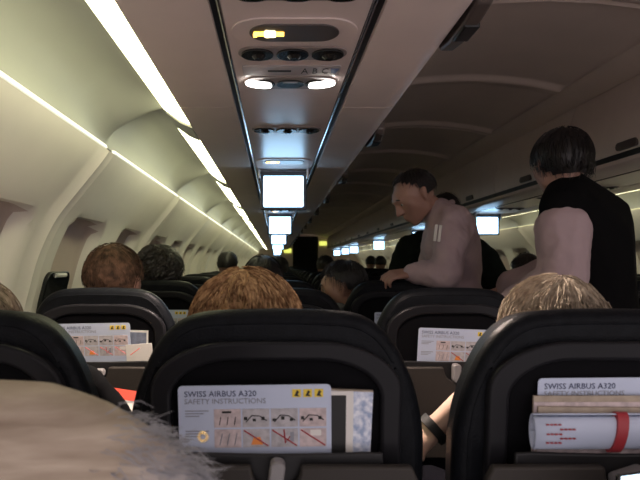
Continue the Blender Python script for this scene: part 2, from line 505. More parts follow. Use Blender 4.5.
PX = .039
ZP = EYE + .4995
def plate(bm, cx, cy, hw, hh, t, z=ZP, e=None, mi=0):
    prism(bm, stadium(cx, cy, hw, hh, e=e), 'z', z - t, z, mi)
def vent_panel(y, lab, x0=PX, grp=None):
    r = empty('vent_panel', (x0, y, ZP), lab, 'air vent', grp)
    bm = bmesh.new(); prism(bm, stadium(0, 0, .128, .040), 'z', -.004, 0)
    link_obj('recess', bm, M['psu_mid'], r, bevel=.002)
    for k in (-1, 0, 1):
        bm = bmesh.new(); prism(bm, stadium(k * .083, 0, .038, .034), 'z', -.009, -.0035)
        v = link_obj('nozzle', bm, M['vent'], r, bevel=.002)
        bm = bmesh.new()
        bmesh.ops.create_cone(bm, cap_ends=True, segments=20, radius1=.010, radius2=.018, depth=.008, matrix=Matrix.Translation((k * .083 + .004, .004, -.012)))
        link_obj('nozzle_cone', bm, M['vent'], v)
    return r
def sign_panel(y, lab, x0=PX, lit=True, grp=None):
    r = empty('sign_panel', (x0, y, ZP), lab, 'sign', grp)
    bm = bmesh.new(); prism(bm, stadium(0, 0, .135, .068), 'z', -.004, 0)
    link_obj('surround', bm, M['psu'], r, bevel=.003)
    bm = bmesh.new(); prism(bm, stadium(0, 0, .096, .044), 'z', -.007, -.0035)
    f = link_obj('sign_face', bm, M['psu_dark'], r, bevel=.002)
    # lit fasten-seat-belt symbol: two strap ends and a buckle
    bm = bmesh.new()
    bx(bm, -.086, -.060, -.011, .009, -.0085, -.0070); bx(bm, -.044, -.022, -.010, .010, -.0085, -.0070)
    bx(bm, -.088, -.080, -.002, .016, -.0085, -.0070)
    link_obj('belt_symbol', bm, M['e_sign'], f, smooth=False)
    bm = bmesh.new(); prism(bm, stadium(-.052, 0, .012, .016, e=.005), 'z', -.0088, -.007)
    bx(bm, -.060, -.056, -.018, .018, -.0086, -.007)
    link_obj('buckle_symbol', bm, M['e_signw'], f, smooth=False)
    return r
def lamp_panel(y, lab, x0=PX, lit=(1, 0, 1), letters=True, grp=None, spots=()):
    r = empty('reading_light_panel', (x0, y, ZP), lab, 'reading lights', grp)
    bm = bmesh.new(); prism(bm, stadium(0, 0, .128, .050), 'z', -.004, 0)
    link_obj('recess', bm, M['psu_mid'], r, bevel=.002)
    for k in (-1, 0, 1):
        bm = bmesh.new(); prism(bm, stadium(k * .08, 0, .038, .030), 'z', -.008, -.0035)
        v = link_obj('lamp', bm, M['vent'], r, bevel=.002)
        bm = bmesh.new()
        if lit[k + 1]:
            prism(bm, stadium(k * .086, -.006, .038, .036, e=.036), 'z', -.0115, -.0075)
            rot = Matrix.Rotation(-k * .5, 3, 'Z')
            for q in bm.verts:
                c = Vector((k * .086, -.006, 0)); d = q.co - c; d.y *= .62; q.co = c + rot @ d
            link_obj('lens', bm, M['e_read'], v)
        else:
            prism(bm, stadium(k * .08, -.016, .020, .005), 'z', -.010, -.0075)
            link_obj('lens', bm, M['rail'], v)
    if letters:
        bm = bmesh.new(); prism(bm, stadium(.0, -.098, .125, .036, e=.006), 'z', -.003, 0)
        st = link_obj('label_strip', bm, M['strip'], r, bevel=.001)
        for s, x in (('A', .040), ('B', .066), ('C', .092)):
            text('letter', s, .030, M['black'], st, (x - .005, -.080, -.0034), (math.pi, 0, 0), 'CENTER').scale = (.9, 1.9, 1)
        bm = bmesh.new(); prism(bm, [(.100, -.118), (.122, -.116), (.116, -.080), (.104, -.084)], 'z', -.0036, -.0028)
        link_obj('call_symbol', bm, M['blueprint'], st)
        bm = bmesh.new(); bx(bm, -.06, .0, -.104, -.092, -.0034, -.0028)
        link_obj('fine_print', bm, M['black'], st)
    return r
def spot(name, loc, tgt, watts, parent, size=50, col=(1, .80, .70)):
    l = bpy.data.lights.new(name, 'SPOT'); l.energy = watts; l.spot_size = math.radians(size); l.spot_blend = .5
    l.color = col; l.shadow_soft_size = .015
    o = bpy.data.objects.new(name, l); COL.objects.link(o)
    d = Vector(tgt) - Vector(loc); o.rotation_euler = d.to_track_quat('-Z', 'Y').to_euler()
    o.parent = parent; o.location = Vector(loc) - parent.location
    return o
vent_panel(1.035, 'air vent panel with three dark nozzles, cut by the top edge of the photo')
sign_panel(1.22, 'ceiling sign panel with glowing seat belt sign, beside the lettered reading lights')
vent_panel(1.345, 'three dark air nozzles between the nearest lit sign and the lettered strip')
lp = lamp_panel(1.565, 'reading light panel marked A B C with two lit lamps')
spot('lamp_beam', (PX - .075, 1.56, ZP - .02), (-.40, 1.42, .80), W_SPOT, lp, 66)
spot('lamp_beam', (PX + .085, 1.56, ZP - .02), (.40, 1.18, .84), W_SPOT, lp, 66)
lp = lamp_panel(.775, 'reading light panel straight above the camera, nearer than the lettered one', letters=False)
spot('lamp_beam', (PX - .075, .77, ZP - .02), (-.47, 1.62, .92), W_SPOT * .45, lp, 34)
spot('lamp_beam', (PX + .085, .77, ZP - .02), (.50, 1.62, .92), W_SPOT * .45, lp, 34)
vent_panel(2.11, 'air vent panel with dark nozzles just behind the nearest hanging screen')
sign_panel(2.76, 'ceiling sign panel with amber symbol right at the nearest hanging screen')
for i in range(2, 8):
    vent_panel(2.11 + .79 * i, f'dark air vent panel on the ceiling rail, {ORD[i]} beyond the nearest screen', grp='far air vents')
for i in range(1, 5):
    sign_panel(2.76 + 2.6 * i, f'sign panel with amber symbol at the {ORD[i+1]} hanging screen of the near rail', grp='far signs')
lp = lamp_panel(4.3, 'lit orange reading lamp under the bins beside the vest wearer', x0=mir(PX), lit=(0, 0, 1), letters=False)
for i, y in enumerate((2.9, 3.7, 5.1, 6.2)):
    vent_panel(y, f'dark vent panel under the bins across the aisle, {ORD[i+1]} from the camera', x0=mir(PX), grp='vents across the aisle')

# ------------------------------------------------------------------ fold-down screens
def make_screen():
    r = empty('video_screen')
    bm = bmesh.new(); prism(bm, [(p[0], p[1]) for p in stadium(0, -.115, .122, .100, e=.014)], 'y', 0, .018)
    link_obj('housing', bm, M['bezel'], r, bevel=.003)
    bm = bmesh.new(); prism(bm, [(p[0], p[1]) for p in stadium(0, -.118, .105, .082, e=.008)], 'y', -.002, .001)
    link_obj('display', bm, M['e_screen'], r)
    for x in (-.126, .126):
        bm = bmesh.new(); bx(bm, x - .006, x + .006, -.03, .03, -.055, 0)
        link_obj('bracket', bm, M['rail'], r, bevel=.003)
    bm = bmesh.new(); tube(bm, [(-.12, .012, -.012), (.12, .012, -.012)], .008, 8)
    link_obj('hinge', bm, M['rail'], r)
    return r
sp = make_screen()
first = True
for i, y in enumerate((3.0, 5.6, 8.5, 11.6, 15.4, 18.6)):
    o = sp if first else copy_tree(sp); first = False
    o.location = (PX, y, ZP + .0)
    tag(o, ('nearest and largest' if i == 0 else ORD[i + 1]) + ' glowing white screen hanging from the near ceiling rail', 'screen', 'screens on the near rail')
for i, y in enumerate((5.65, 8.3, 11.6, 15.3, 17.2, 19.6)):
    o = copy_tree(sp); o.location = (mir(PX), y, ZP)
    tag(o, ['glowing white screen between the two standing people', 'glowing screen across the aisle, hidden by the leaning man', 'largest glowing screen across the aisle, left of the leaning man',
            'second glowing screen across the aisle, left of the leaning man', 'third glowing screen across the aisle, left of the leaning man', 'smallest glowing screen across the aisle, near the dark curtain'][i], 'screen', 'screens across the aisle')

# ------------------------------------------------------------------ curtain and lights at the end of the cabin
bm = bmesh.new(); n = 60
A = []; B = []
for i in range(n + 1):
    x = .60 + .90 * i / n; y = Y1 - .06 + .025 * math.sin(i * 1.3)
    A.append(bm.verts.new((x, y, .01))); B.append(bm.verts.new((x, y, 2.13)))
for i in range(n): bm.faces.new((A[i], A[i + 1], B[i + 1], B[i]))
o = link_obj('curtain', bm, M['curtain']); s_ = o.modifiers.new('t', 'SOLIDIFY'); s_.thickness = .01
tag(o, 'black curtain closing the aisle at the far end of the cabin', 'curtain')
for x, z, lab in ((.42, .50, 'left'), (1.68, .76, 'right')):
    bm = bmesh.new(); bx(bm, x - .13, x + .13, Y1 - .05, Y1 - .001, EYE + z - .10, EYE + z + .05)
    o = link_obj('exit_light', bm, M['e_exit'], bevel=.01)
    tag(o, f'small yellow green lamp just {lab} of the black curtain', 'light')

# ------------------------------------------------------------------ seats
TOP = 1.084
OUT = [(0, TOP), (.06, TOP - .001), (.115, TOP - .006), (.150, TOP - .022), (.178, TOP - .052), (.200, TOP - .095), (.215, TOP - .140), (.223, TOP - .185), (.226, TOP - .25), (.226, .44)]
def outline(scale_in=0.0):
    pts = [Vector((p[0] * 1.045, p[1])) for p in catmull(OUT, 4)]
    if scale_in:
        q = []
        for i, p in enumerate(pts):
            t = (pts[min(i + 1, len(pts) - 1)] - pts[max(i - 1, 0)]).normalized(); nrm = Vector((t.y, -t.x))
            q.append(p + nrm * scale_in)
        pts = q; pts[0].x = 0
    return [(-p.x, p.y) for p in pts[::-1]] + [(p.x, p.y) for p in pts[1:]]
def arch(hw, top, bot, r, n=10):
    pts = [(-hw, bot)]
    for k in range(n + 1):
        a = math.pi - (math.pi / 2) * k / n
        pts.append((-hw + r + r * math.cos(a), top - r * .62 + r * .62 * math.sin(a)))
    for k in range(n + 1):
        a = math.pi / 2 - (math.pi / 2) * k / n
        pts.append((hw - r + r * math.cos(a), top - r * .62 + r * .62 * math.sin(a)))
    pts.append((hw, bot)); return pts
SH = .09
def shear(bm):
    for v in bm.verts: v.co.y += SH * (TOP - v.co.z)
LIP = EYE - .276
def make_seat():
    r = empty('aircraft_seat')
    bm = bmesh.new(); prism(bm, outline(), 'y', .0, .105)
    for v in bm.verts:
        if v.co.y > .05: v.co.x *= .93; v.co.z -= .012 if v.co.z > .8 else 0
    shear(bm)
    b = link_obj('backrest', bm, M['leather'], r, bevel=.030, seg=4)
    bm = bmesh.new(); ol = outline(.024)
    tube(bm, [(x, .004, z) for x, z in ol], .0045, 6); shear(bm)
    link_obj('piping', bm, M['leather'], b)
    bm = bmesh.new()
    ring_prism(bm, arch(.190, TOP - .050, .60, .125), arch(.158, TOP - .079, .60, .095), -.016, .01); shear(bm)
    link_obj('back_shell', bm, M['shell'], r, bevel=.006, seg=3)
    bm = bmesh.new(); prism(bm, arch(.160, TOP - .077, .60, .096), 'y', -.002, .004); shear(bm)
    link_obj('pocket_lining', bm, M['lining'], r, smooth=False)
    bm = bmesh.new(); N = 12
    pts = [(-.158, LIP - .002)] + [(-.158 + .316 * k / N, LIP - .004 * math.sin(math.pi * k / N)) for k in range(1, N)] + [(.158, LIP - .002), (.158, LIP - .10), (-.158, LIP - .10)]
    prism(bm, pts, 'y', -.042, -.034); shear(bm)
    link_obj('literature_pocket', bm, M['lip'], r, bevel=.003)
    t0 = LIP - .016
    notch = [(.036 * math.cos(a), t0 - .036 * math.sin(a) * 1.15) for a in [math.pi - math.pi * k / 12 for k in range(13)]]
    pts = [(-.196, t0)] + notch + [(.196, t0), (.205, t0 - .02), (.205, t0 - .25), (.19, t0 - .265), (-.19, t0 - .265), (-.205, t0 - .25), (-.205, t0 - .02)]
    bm = bmesh.new(); prism(bm, pts, 'y', -.062, -.044); shear(bm)
    link_obj('tray_table', bm, M['tray'], r, bevel=.004)
    bm = bmesh.new(); prism(bm, stadium(0, 0, .011, .026, e=.009), 'y', -.078, -.052)
    l = link_obj('tray_latch', bm, M['lever'], r, bevel=.003); l.location = (0, SH * .3, t0 - .016)
    bm = bmesh.new(); prism(bm, [(p[0], p[1]) for p in [(.165, .40), (.62, .42), (.65, .45), (.64, .49), (.60, .51), (.17, .48)]], 'x', -.222, .222)
    link_obj('seat_cushion', bm, M['leather'], r, bevel=.02, seg=3)
    bm = bmesh.new(); prism(bm, [(.16, .60), (.46, .62), (.48, .64), (.46, .66), (.16, .65)], 'x', .229, .262)
    link_obj('armrest', bm, M['shell'], r, bevel=.008)
    for x in (-.16, .16):
        bm = bmesh.new(); tube(bm, [(x, .22, .40), (x, .20, .0)], .018, 8); tube(bm, [(x, .55, .41), (x, .58, .0)], .016, 8)
        tube(bm, [(x, .21, .2), (x, .57, .3)], .012, 8)
        link_obj('leg_frame', bm, M['metal'], r)
    return r
SX = {'A': -.51, 'B': 0.0, 'C': .51, 'D': mir(.51), 'E': mir(0), 'F': mir(-.51)}
WORDS = {'A': 'window side of the left block', 'B': 'middle of the left block', 'C': 'aisle side of the left block',
         'D': 'aisle side of the right block', 'E': 'middle of the right block', 'F': 'window side of the right block'}
D1, PITCH = .86, .79
def rowy(k): return D1 + PITCH * (k - 1)
SEATLAB = {('A', 1): 'black leather seat whose curved edge is cut off at the left border of the photo',
           ('B', 1): 'large black seat back in the middle with safety card in its pocket',
           ('C', 1): 'large black seat back at the right border with rolled newspaper in its pocket',
           ('A', 2): 'black seat by the left wall with pinkish card and small photo leaflet',
           ('B', 2): 'dark seat in the second row, hidden behind the large middle seat back',
           ('C', 2): 'black seat with grey rim and pinkish card, below the leaning man',
           ('C', 3): 'dark seat whose top the leaning man holds with his hand'}
seat_proto = make_seat(); first = True
SEATS = {}
NROWS = 22
for k in range(1, NROWS + 1):
    for c in 'ABCDEF':
        if c in 'DEF' and k < 3: continue
        if c in 'EF' and k < 4: continue
        if k > 12 and c in 'AEF': continue
        o = seat_proto if first else copy_tree(seat_proto); first = False
        o.location = (SX[c], rowy(k), 0)
        tag(o, SEATLAB.get((c, k), f'dark aircraft seat in the {ORD[k]} row ahead, {WORDS[c]}'), 'seat', 'rows of aircraft seats')
        SEATS[c, k] = o
def child(o, stem): return [x for x in o.children if x.name.split('.')[0] == stem][0]
child(SEATS['A', 2], 'tray_latch').rotation_euler = (0, math.radians(88), 0)
child(SEATS['C', 1], 'tray_latch').rotation_euler = (0, math.radians(72), 0)
child(SEATS['B', 1], 'tray_latch').rotation_euler = (0, math.radians(8), 0)

# ------------------------------------------------------------------ cards and papers in the pockets
RX90 = (math.pi / 2, 0, 0)
def make_card():
    r = empty('safety_card')
    W, H = .228, .150
    bm = bmesh.new(); prism(bm, stadium(W / 2, H / 2, W / 2, H / 2, e=.007), 'y', 0, .0012)
    link_obj('sheet', bm, M['paper'], r, smooth=False)
    text('title_text', 'SWISS AIRBUS A320', .0125, M['ink'], r, (.009, -.0006, H - .0165), RX90)
    text('title_text', 'SAFETY INSTRUCTIONS', .0115, M['inkgrey'], r, (.009, -.0006, H - .0275), RX90)
    for i in range(3):
        x = W - .058 + .0165 * i
        bm = bmesh.new(); bx(bm, x, x + .013, -.0008, 0, H - .019, H - .007)
        q = link_obj('yellow_symbol', bm, M['yellow'], r, smooth=False)
        bm = bmesh.new(); prism(bm, [(x + .003, H - .017), (x + .007, H - .008), (x + .0105, H - .011), (x + .008, H - .014), (x + .011, H - .018)], 'y', -.0012, -.0006)
        link_obj('symbol_figure', bm, M['black'], q, smooth=False)
    for rr in range(2):
        zt = H - .036 - rr * .031
        bm = bmesh.new()
        for q in range(3): bx(bm, .010, .045 - .007 * q, -.0006, 0, zt - .003 - .004 * q, zt - .0015 - .004 * q)
        link_obj('fine_print', bm, M['inkgrey'], r, smooth=False)
        for i in range(4):
            x = .053 + .0425 * i
            bm = bmesh.new(); bx(bm, x, x + .040, -.0007, 0, zt - .028, zt)
            p = link_obj('picture', bm, M['panel'] if i % 3 else M['panelp'], r, smooth=False)
            bm = bmesh.new()
            if rr == 0:
                if i == 0:
                    bx(bm, x + .012, x + .026, -.0012, -.0006, zt - .006, zt - .003)
                    for q in range(3): tube(bm, [(x + .008 + .011 * q, -.001, zt - .024), (x + .010 + .011 * q, -.001, zt - .012)], .0006, 4)
                else:
                    for q in range(3):
                        bx(bm, x + .002 + .013 * q, x + .007 + .013 * q, -.0012, -.0006, zt - .019 + .002 * ((q + i) % 2), zt - .015 + .003 * ((q + i) % 2))
                    tube(bm, [(x + .005, -.001, zt - .020), (x + .014, -.001, zt - .010), (x + .026, -.001, zt - .011), (x + .036, -.001, zt - .018)], .0008, 4)
                link_obj('drawing', bm, M['black'], p, smooth=False)
            elif i == 0:
                for q in range(3): tube(bm, [(x + .008 + .011 * q, -.001, zt - .024), (x + .012 + .011 * q, -.001, zt - .006)], .0007, 4)
                link_obj('drawing', bm, M['inkgrey'], p, smooth=False)
            else:
                tube(bm, [(x + .002, -.001, zt - .002), (x + .038, -.001, zt - .026)], .0011, 4)
                if i == 2: tube(bm, [(x + .019, -.001, zt - .001), (x + .021, -.001, zt - .022), (x + .028, -.001, zt - .012)], .0011, 4)
                link_obj('drawing', bm, M['dred'], p, smooth=False)
                bm = bmesh.new()
                if i == 1: prism(bm, [(x + .012, zt - .024), (x + .03, zt - .024), (x + .026, zt - .012), (x + .016, zt - .013)], 'y', -.0010, -.0006); mm = M['orange']
                elif i == 3: bx(bm, x + .016, x + .032, -.001, -.0006, zt - .011, zt - .002); mm = M['paperw']
                else: bx(bm, x + .028, x + .034, -.001, -.0006, zt - .02, zt - .005); mm = M['inkgrey']
                link_obj('drawing', bm, mm, p, smooth=False)
    return r
card = make_card()
def place_card(o, c, k, dx, ztop, label, ry=0.0, dy=-.024):
    zt = EYE + ztop
    o.location = (SX[c] + dx, rowy(k) + dy + SH * (TOP - zt + .150), zt - .150)
    o.rotation_euler = (math.radians(5), ry, 0)
    tag(o, label, 'safety card', 'safety cards in seat pockets')
place_card(card, 'B', 1, -.144, -.181, 'white safety instruction card in the pocket of the middle seat back', -math.radians(.8))
place_card(copy_tree(card), 'C', 1, -.113, -.172, 'safety card behind the rolled newspaper in the right seat pocket', math.radians(-.5), -.010)
place_card(copy_tree(card), 'A', 2, -.135, -.172, 'pinkish lit safety card in the seat pocket near the left wall', -math.radians(1))
place_card(copy_tree(card), 'C', 2, -.105, -.182, 'pinkish safety card in the seat pocket below the leaning man', math.radians(2))
place_card(copy_tree(card), 'C', 3, -.09, -.205, 'dim safety card in the pocket of the seat under the hand')
place_card(copy_tree(card), 'A', 3, -.09, -.195, 'dim safety card in the third row pocket under the curly haired head')

def leaflet(name, c, k, x0, x1, ztop, h, label, cat, build, dy=-.015, ry=0):
    r = empty(name, (SX[c] + x0, rowy(k) + dy + SH * (TOP - EYE - ztop + h), EYE + ztop - h), label, cat)
    r.rotation_euler = (math.radians(4.5), ry, 0)
    build(r, x1 - x0, h); return r
def sheet(r, nm, x0, x1, z0, z1, y, t, m):
    bm = bmesh.new(); bx(bm, x0, x1, y - t, y, z0, z1); return link_obj(nm, bm, m, r, smooth=False)
def b_frame(r, W, H):
    sheet(r, 'cover', 0, W, 0, H, 0, .002, M['paperw'])
    sheet(r, 'cover_picture', .004, W - .011, .0, H - .006, -.002, .0006, M['black'])
def b_blue(r, W, H):
    sheet(r, 'pages', 0, W, 0, H, 0, .006, M['tan']); sheet(r, 'cover', .001, W, 0, H - .002, -.006, .0006, M['blue'])
def b_photo(r, W, H):
    sheet(r, 'cover', 0, W, 0, H, 0, .0015, M['paperw']); sheet(r, 'cover_photo', .006, W - .005, .01, H - .006, -.0015, .0006, M['bluegrey'])
def b_plain(r, W, H):
    sheet(r, 'page', 0, W, 0, H, 0, .0015, M['paperw'])
    bm = bmesh.new()
    tube(bm, [(.012, -.002, H - .03), (.04, -.002, H - .012)], .001, 4)
    link_obj('printed_lines', bm, M['red'], r)
leaflet('magazine', 'B', 1, .045, .116, -.190, .10, 'white edged magazine with black cover right of the middle safety card', 'magazine', b_frame, -.018)
leaflet('magazine', 'B', 1, .078, .142, -.187, .11, 'blue patterned magazine at the right end of the middle seat pocket', 'magazine', b_blue, -.012, math.radians(2))
leaflet('leaflet', 'A', 2, .080, .138, -.190, .09, 'small leaflet with grey blue photo beside the pinkish left card', 'leaflet', b_photo, -.014, math.radians(2))
leaflet('leaflet', 'A', 2, .082, .158, -.232, .06, 'plain white leaflet in front of the small photo leaflet', 'leaflet', b_plain, -.029, math.radians(-4))
leaflet('leaflet', 'C', 2, .020, .125, -.192, .08, 'pale leaflet behind the pinkish card below the leaning man', 'leaflet', b_plain, -.012, math.radians(3))
# right seat: two tan magazines and a rolled newspaper
def b_tan(r, W, H):
    sheet(r, 'pages', 0, W, 0, H, 0, .004, M['tan']); sheet(r, 'cover', 0, W, 0, H - .009, -.004, .0008, M['panelp'])
leaflet('magazine', 'C', 1, -.124, .150, -.197, .09, 'tan edged magazine between safety card and rolled newspaper', 'magazine', b_tan, -.016)
leaflet('magazine', 'C', 1, -.120, .152, -.212, .08, 'front tan magazine right above the rolled newspaper', 'magazine', b_tan, -.022, math.radians(.6))
nr = empty('rolled_newspaper', (SX['C'] - .02, rowy(1) - .020, EYE - .2475), 'white rolled newspaper with a red band in the right seat pocket', 'newspaper'); nr.scale = (1, 1.05, 1.1)
bm = bmesh.new()
sp_ = []
for i in range(60):
    a = i / 59 * 2 * math.pi * 2.3; rad = .012 + .0085 * i / 59; sp_.append((rad * .62 * math.cos(a), rad * 1.25 * math.sin(a)))
rows = [[bm.verts.new((x, p[0], p[1] + .006 * (x > 0) * x)) for p in sp_] for x in (-.112, -.06, 0, .06, .135)]
for a, b in zip(rows, rows[1:]):
    for i in range(59): bm.faces.new((a[i], a[i + 1], b[i + 1], b[i]))
o = link_obj('pages', bm, M['paper'], nr); q = o.modifiers.new('t', 'SOLIDIFY'); q.thickness = .0008
bm = bmesh.new(); tube(bm, [(x, 0, 0) for x in (.004, .020)], .02, 32)
for v in bm.verts: v.co.y *= .70; v.co.z *= 1.36; v.co.x += .22 * v.co.z
link_obj('band', bm, M['dred'], nr)
bm = bmesh.new()
for i in range(5):
    for j2 in range(4):
        x = -.098 + .02 * (i % 2) + .006 * j2 + .018 * (i // 2) * 0; z = -.012 + .006 * i
        bx(bm, x, x + .004, -.0155 + abs(z) * .18, -.0135 + abs(z) * .18, z, z + .0018)
link_obj('printed_words', bm, M['dred'], nr, smooth=False)

# magazine propped on an open tray, beside the near left seats
tr = empty('open_tray', (SX['A'], 1.42, .70), 'open tray table holding the red magazine, second row by the wall', 'tray table')
bm = bmesh.new(); prism(bm, stadium(0, 0, .20, .12, e=.03), 'z', -.016, 0)
link_obj('tray_surface', bm, M['tray'], tr, bevel=.003)
for x in (-.19, .19):
    bm = bmesh.new(); tube(bm, [(x, .08, -.012), (x, .26, -.06)], .009, 8); link_obj('arm', bm, M['metal'], tr)
mg = empty('magazine', (SX['A'] + .09, 1.44, .712), 'red and white magazine glowing in lamp light between the near left seats', 'magazine')
mg.rotation_euler = (math.radians(-28), math.radians(9), 0)
sheet(mg, 'pages', -.09, .11, 0, .125, .003, .003, M['paperw'])
sheet(mg, 'red_cover', -.09, .11, .098, .125, 0, .0006, M['red'])

# laptop on the tray of the right seat: only a corner of its screen shows
tr2 = empty('open_tray', (SX['C'] + .06, .655, .663), 'open tray table under the glowing screen at the bottom right corner', 'tray table')
bm = bmesh.new(); prism(bm, stadium(0, 0, .20, .13, e=.03), 'z', -.016, 0)
link_obj('tray_surface', bm, M['tray'], tr2, bevel=.003)
for x in (-.18, .18):
    bm = bmesh.new(); tube(bm, [(x, .08, -.012), (x, .18, .0)], .009, 8); link_obj('arm', bm, M['metal'], tr2)
lt = empty('laptop', (.582, .745, .664), 'glowing bluish white screen at the bottom right corner of the photo', 'laptop', rz=math.radians(17))
bm = bmesh.new(); bx(bm, -.17, .17, -.20, .0, 0, .016); link_obj('keyboard_base', bm, M['vent'], lt, bevel=.004)
bm = bmesh.new(); bx(bm, -.17, .17, .0, .008, .012, .228); lid = link_obj('lid', bm, M['vent'], lt, bevel=.003)
bm = bmesh.new(); bx(bm, -.168, .168, -.0016, .0, .03, .2265)
link_obj('display', bm, emat('laptop_glow', (.62, .82, 1.0), 2.5), lid, smooth=False)

# ------------------------------------------------------------------ people
def frame_from(fwd, up=(0, 0, 1)):
    f = Vector(fwd).normalized(); x = f.cross(Vector(up)).normalized(); u = x.cross(f)
    return Matrix((x, f, u)).transposed()
def head_parts(bm, c, R, s=1.0):
    c = Vector(c); P = lambda x, y, z: c + R @ (Vector((x, y, z)) * s)
    ellipsoid(bm, P(0, -.012, .028), (.076 * s, .097 * s, .088 * s), R)
    hull(bm, [(P(0, .062, -.088), .022 * s), (P(-.045, .0, -.06), .025 * s), (P(.045, .0, -.06), .025 * s), (P(-.042, .045, .0), .034 * s), (P(.042, .045, .0), .034 * s),
              (P(0, .060, .045), .035 * s), (P(0, -.02, .0), .05 * s)])
    hull(bm, [(P(0, .093, .022), .008 * s), (P(0, .112, -.018), .011 * s), (P(-.013, .095, -.022), .009 * s), (P(.013, .095, -.022), .009 * s)])
    hull(bm, [(P(-.036, .080, .038), .012 * s), (P(.036, .080, .038), .012 * s), (P(0, .090, .036), .012 * s)])
    hull(bm, [(P(-.018, .082, -.050), .009 * s), (P(.018, .082, -.050), .009 * s), (P(0, .091, -.048), .009 * s)])
    hull(bm, [(P(-.015, .080, -.064), .009 * s), (P(.015, .080, -.064), .009 * s), (P(0, .088, -.063), .009 * s)])
    for sx in (-1, 1):
        hull(bm, [(P(sx * .078, -.012, .020), .012 * s), (P(sx * .086, -.022, .022), .011 * s), (P(sx * .078, -.010, -.022), .009 * s)])
def hand_parts(bm, wrist, d, nrm, side, curl=.35, s=1.0):
    """palm from the wrist along d, back of the hand towards nrm; fingers bend away from nrm"""
    d = Vector(d).normalized(); nrm = Vector(nrm); nrm = (nrm - d * nrm.dot(d)).normalized(); x = d.cross(nrm) * side
    w0 = Vector(wrist)
    P = lambda a, b, c: w0 + (x * a + d * b + nrm * c) * s
    hull(bm, [(P(-.022, .01, 0), .016 * s), (P(.022, .01, 0), .016 * s), (P(-.032, .088, 0), .012 * s), (P(.032, .085, 0), .012 * s)])
    for i, (fx, L) in enumerate(((-.032, .072), (-.011, .082), (.011, .076), (.031, .060))):
        p = P(fx, .09, 0); ang = curl * .5; dirv = d + x * (fx * 2.0)
        dirv.normalize(); r0 = .0085 * s
        for q, fr in enumerate((.42, .32, .26)):
            ang2 = ang + curl * q * .9
            v = dirv * math.cos(ang2) - nrm * math.sin(ang2)
            p2 = p + v * L * fr * s
            hull(bm, [(p, r0), (p2, r0 * .92)]); p = p2; r0 *= .92
    p = P(-.03, .025, -.004); v = (d * .75 - x * .65 - nrm * .25).normalized(); r0 = .011 * s
    for L in (.038, .032, .026):
        p2 = p + v * L * s; hull(bm, [(p, r0), (p2, r0 * .9)]); p = p2; r0 *= .9; v = (v + d * .3 - nrm * .15).normalized()
def hair(parent, c, R, m, style='short', n=700, length=.07, puff=.012, seed=1, s=1.0, wid=.0011, wave=.0, hairline=.9):
    rnd = random.Random(seed); c = Vector(c) + R @ (Vector((0, -.012, .028)) * s)
    rad = Vector((.078, .099, .091)) * s
    bm = bmesh.new()
    ellipsoid(bm, (0, 0, 0), (rad.x + puff, rad.y + puff, rad.z + puff), seg=28)
    low = -.05 if style == 'short' else (-.10 if style == 'long' else (-.085 if style == 'mid' else -.06))
    kill = [v for v in bm.verts if v.co.z < low + max(0, (v.co.y + .03)) * hairline * (1.15 if style != 'bald' else 3)]
    if style == 'bald': kill = list(set(kill + [v for v in bm.verts if v.co.z > .03 and v.co.y > -.035]))
    bmesh.ops.delete(bm, geom=kill, context='VERTS')
    # lumpy surface
    for v in bm.verts:
        v.co *= 1 + .03 * math.sin(v.co.x * 90 + seed) * math.sin(v.co.z * 70 + seed * 2)
    geo = bmesh.ops.extrude_face_region(bm, geom=bm.faces[:])
    for g in geo['geom']:
        if isinstance(g, bmesh.types.BMVert): g.co *= .90
    # strands lying over the cap, flowing from the crown
    crown = Vector((rnd.uniform(-.15, .15), -.35, .9)).normalized()
    k = 0
    while k < n:
        v = Vector((rnd.gauss(0, 1), rnd.gauss(0, 1), rnd.gauss(0, 1))).normalized()
        p = Vector((v.x * (rad.x + puff), v.y * (rad.y + puff), v.z * (rad.z + puff)))
        if p.z < low + .02 + max(0, p.y + .03) * hairline * 1.15: continue
        if style == 'bald' and p.z > .03 and p.y > -.035: continue
        k += 1
        flow = (v - crown * v.dot(crown) / 1.0); flow = flow if flow.length > .05 else Vector((rnd.uniform(-1, 1), rnd.uniform(-1, 1), 0))
        flow.normalize(); pts = []; L = length * rnd.uniform(.6, 1.2); st = 7; lift = rnd.uniform(.98, 1.07)
        ph = rnd.uniform(0, 6); jit = Vector((rnd.gauss(0, 1), rnd.gauss(0, 1), rnd.gauss(0, 1))) * .22
        q = p.copy()
        for i in range(st):
            u = Vector((q.x / (rad.x + puff), q.y / (rad.y + puff), q.z / (rad.z + puff))); ul = u.length
            if q.z > -.03 or style == 'short': q2 = q * (lift / ul) if ul > 1e-6 else q
            else: q2 = q
            pts.append(q2 + Vector((math.sin(ph + i * 1.3), math.cos(ph + i), 0)) * wave)
            nn = u.normalized(); t = flow - nn * flow.dot(nn) + jit * .5
            t = t + Vector((0, 0, -.5 if style != 'short' else -.15)); t.normalize()
            flow = (flow + t).normalized(); q = q2 + t * (L / st)
        tube(bm, pts, [wid * s * (1 - .75 * i / (st - 1)) for i in range(st)], 3)
    for v in bm.verts: v.co = c + R @ v.co
    return link_obj('hair', bm, m, parent)
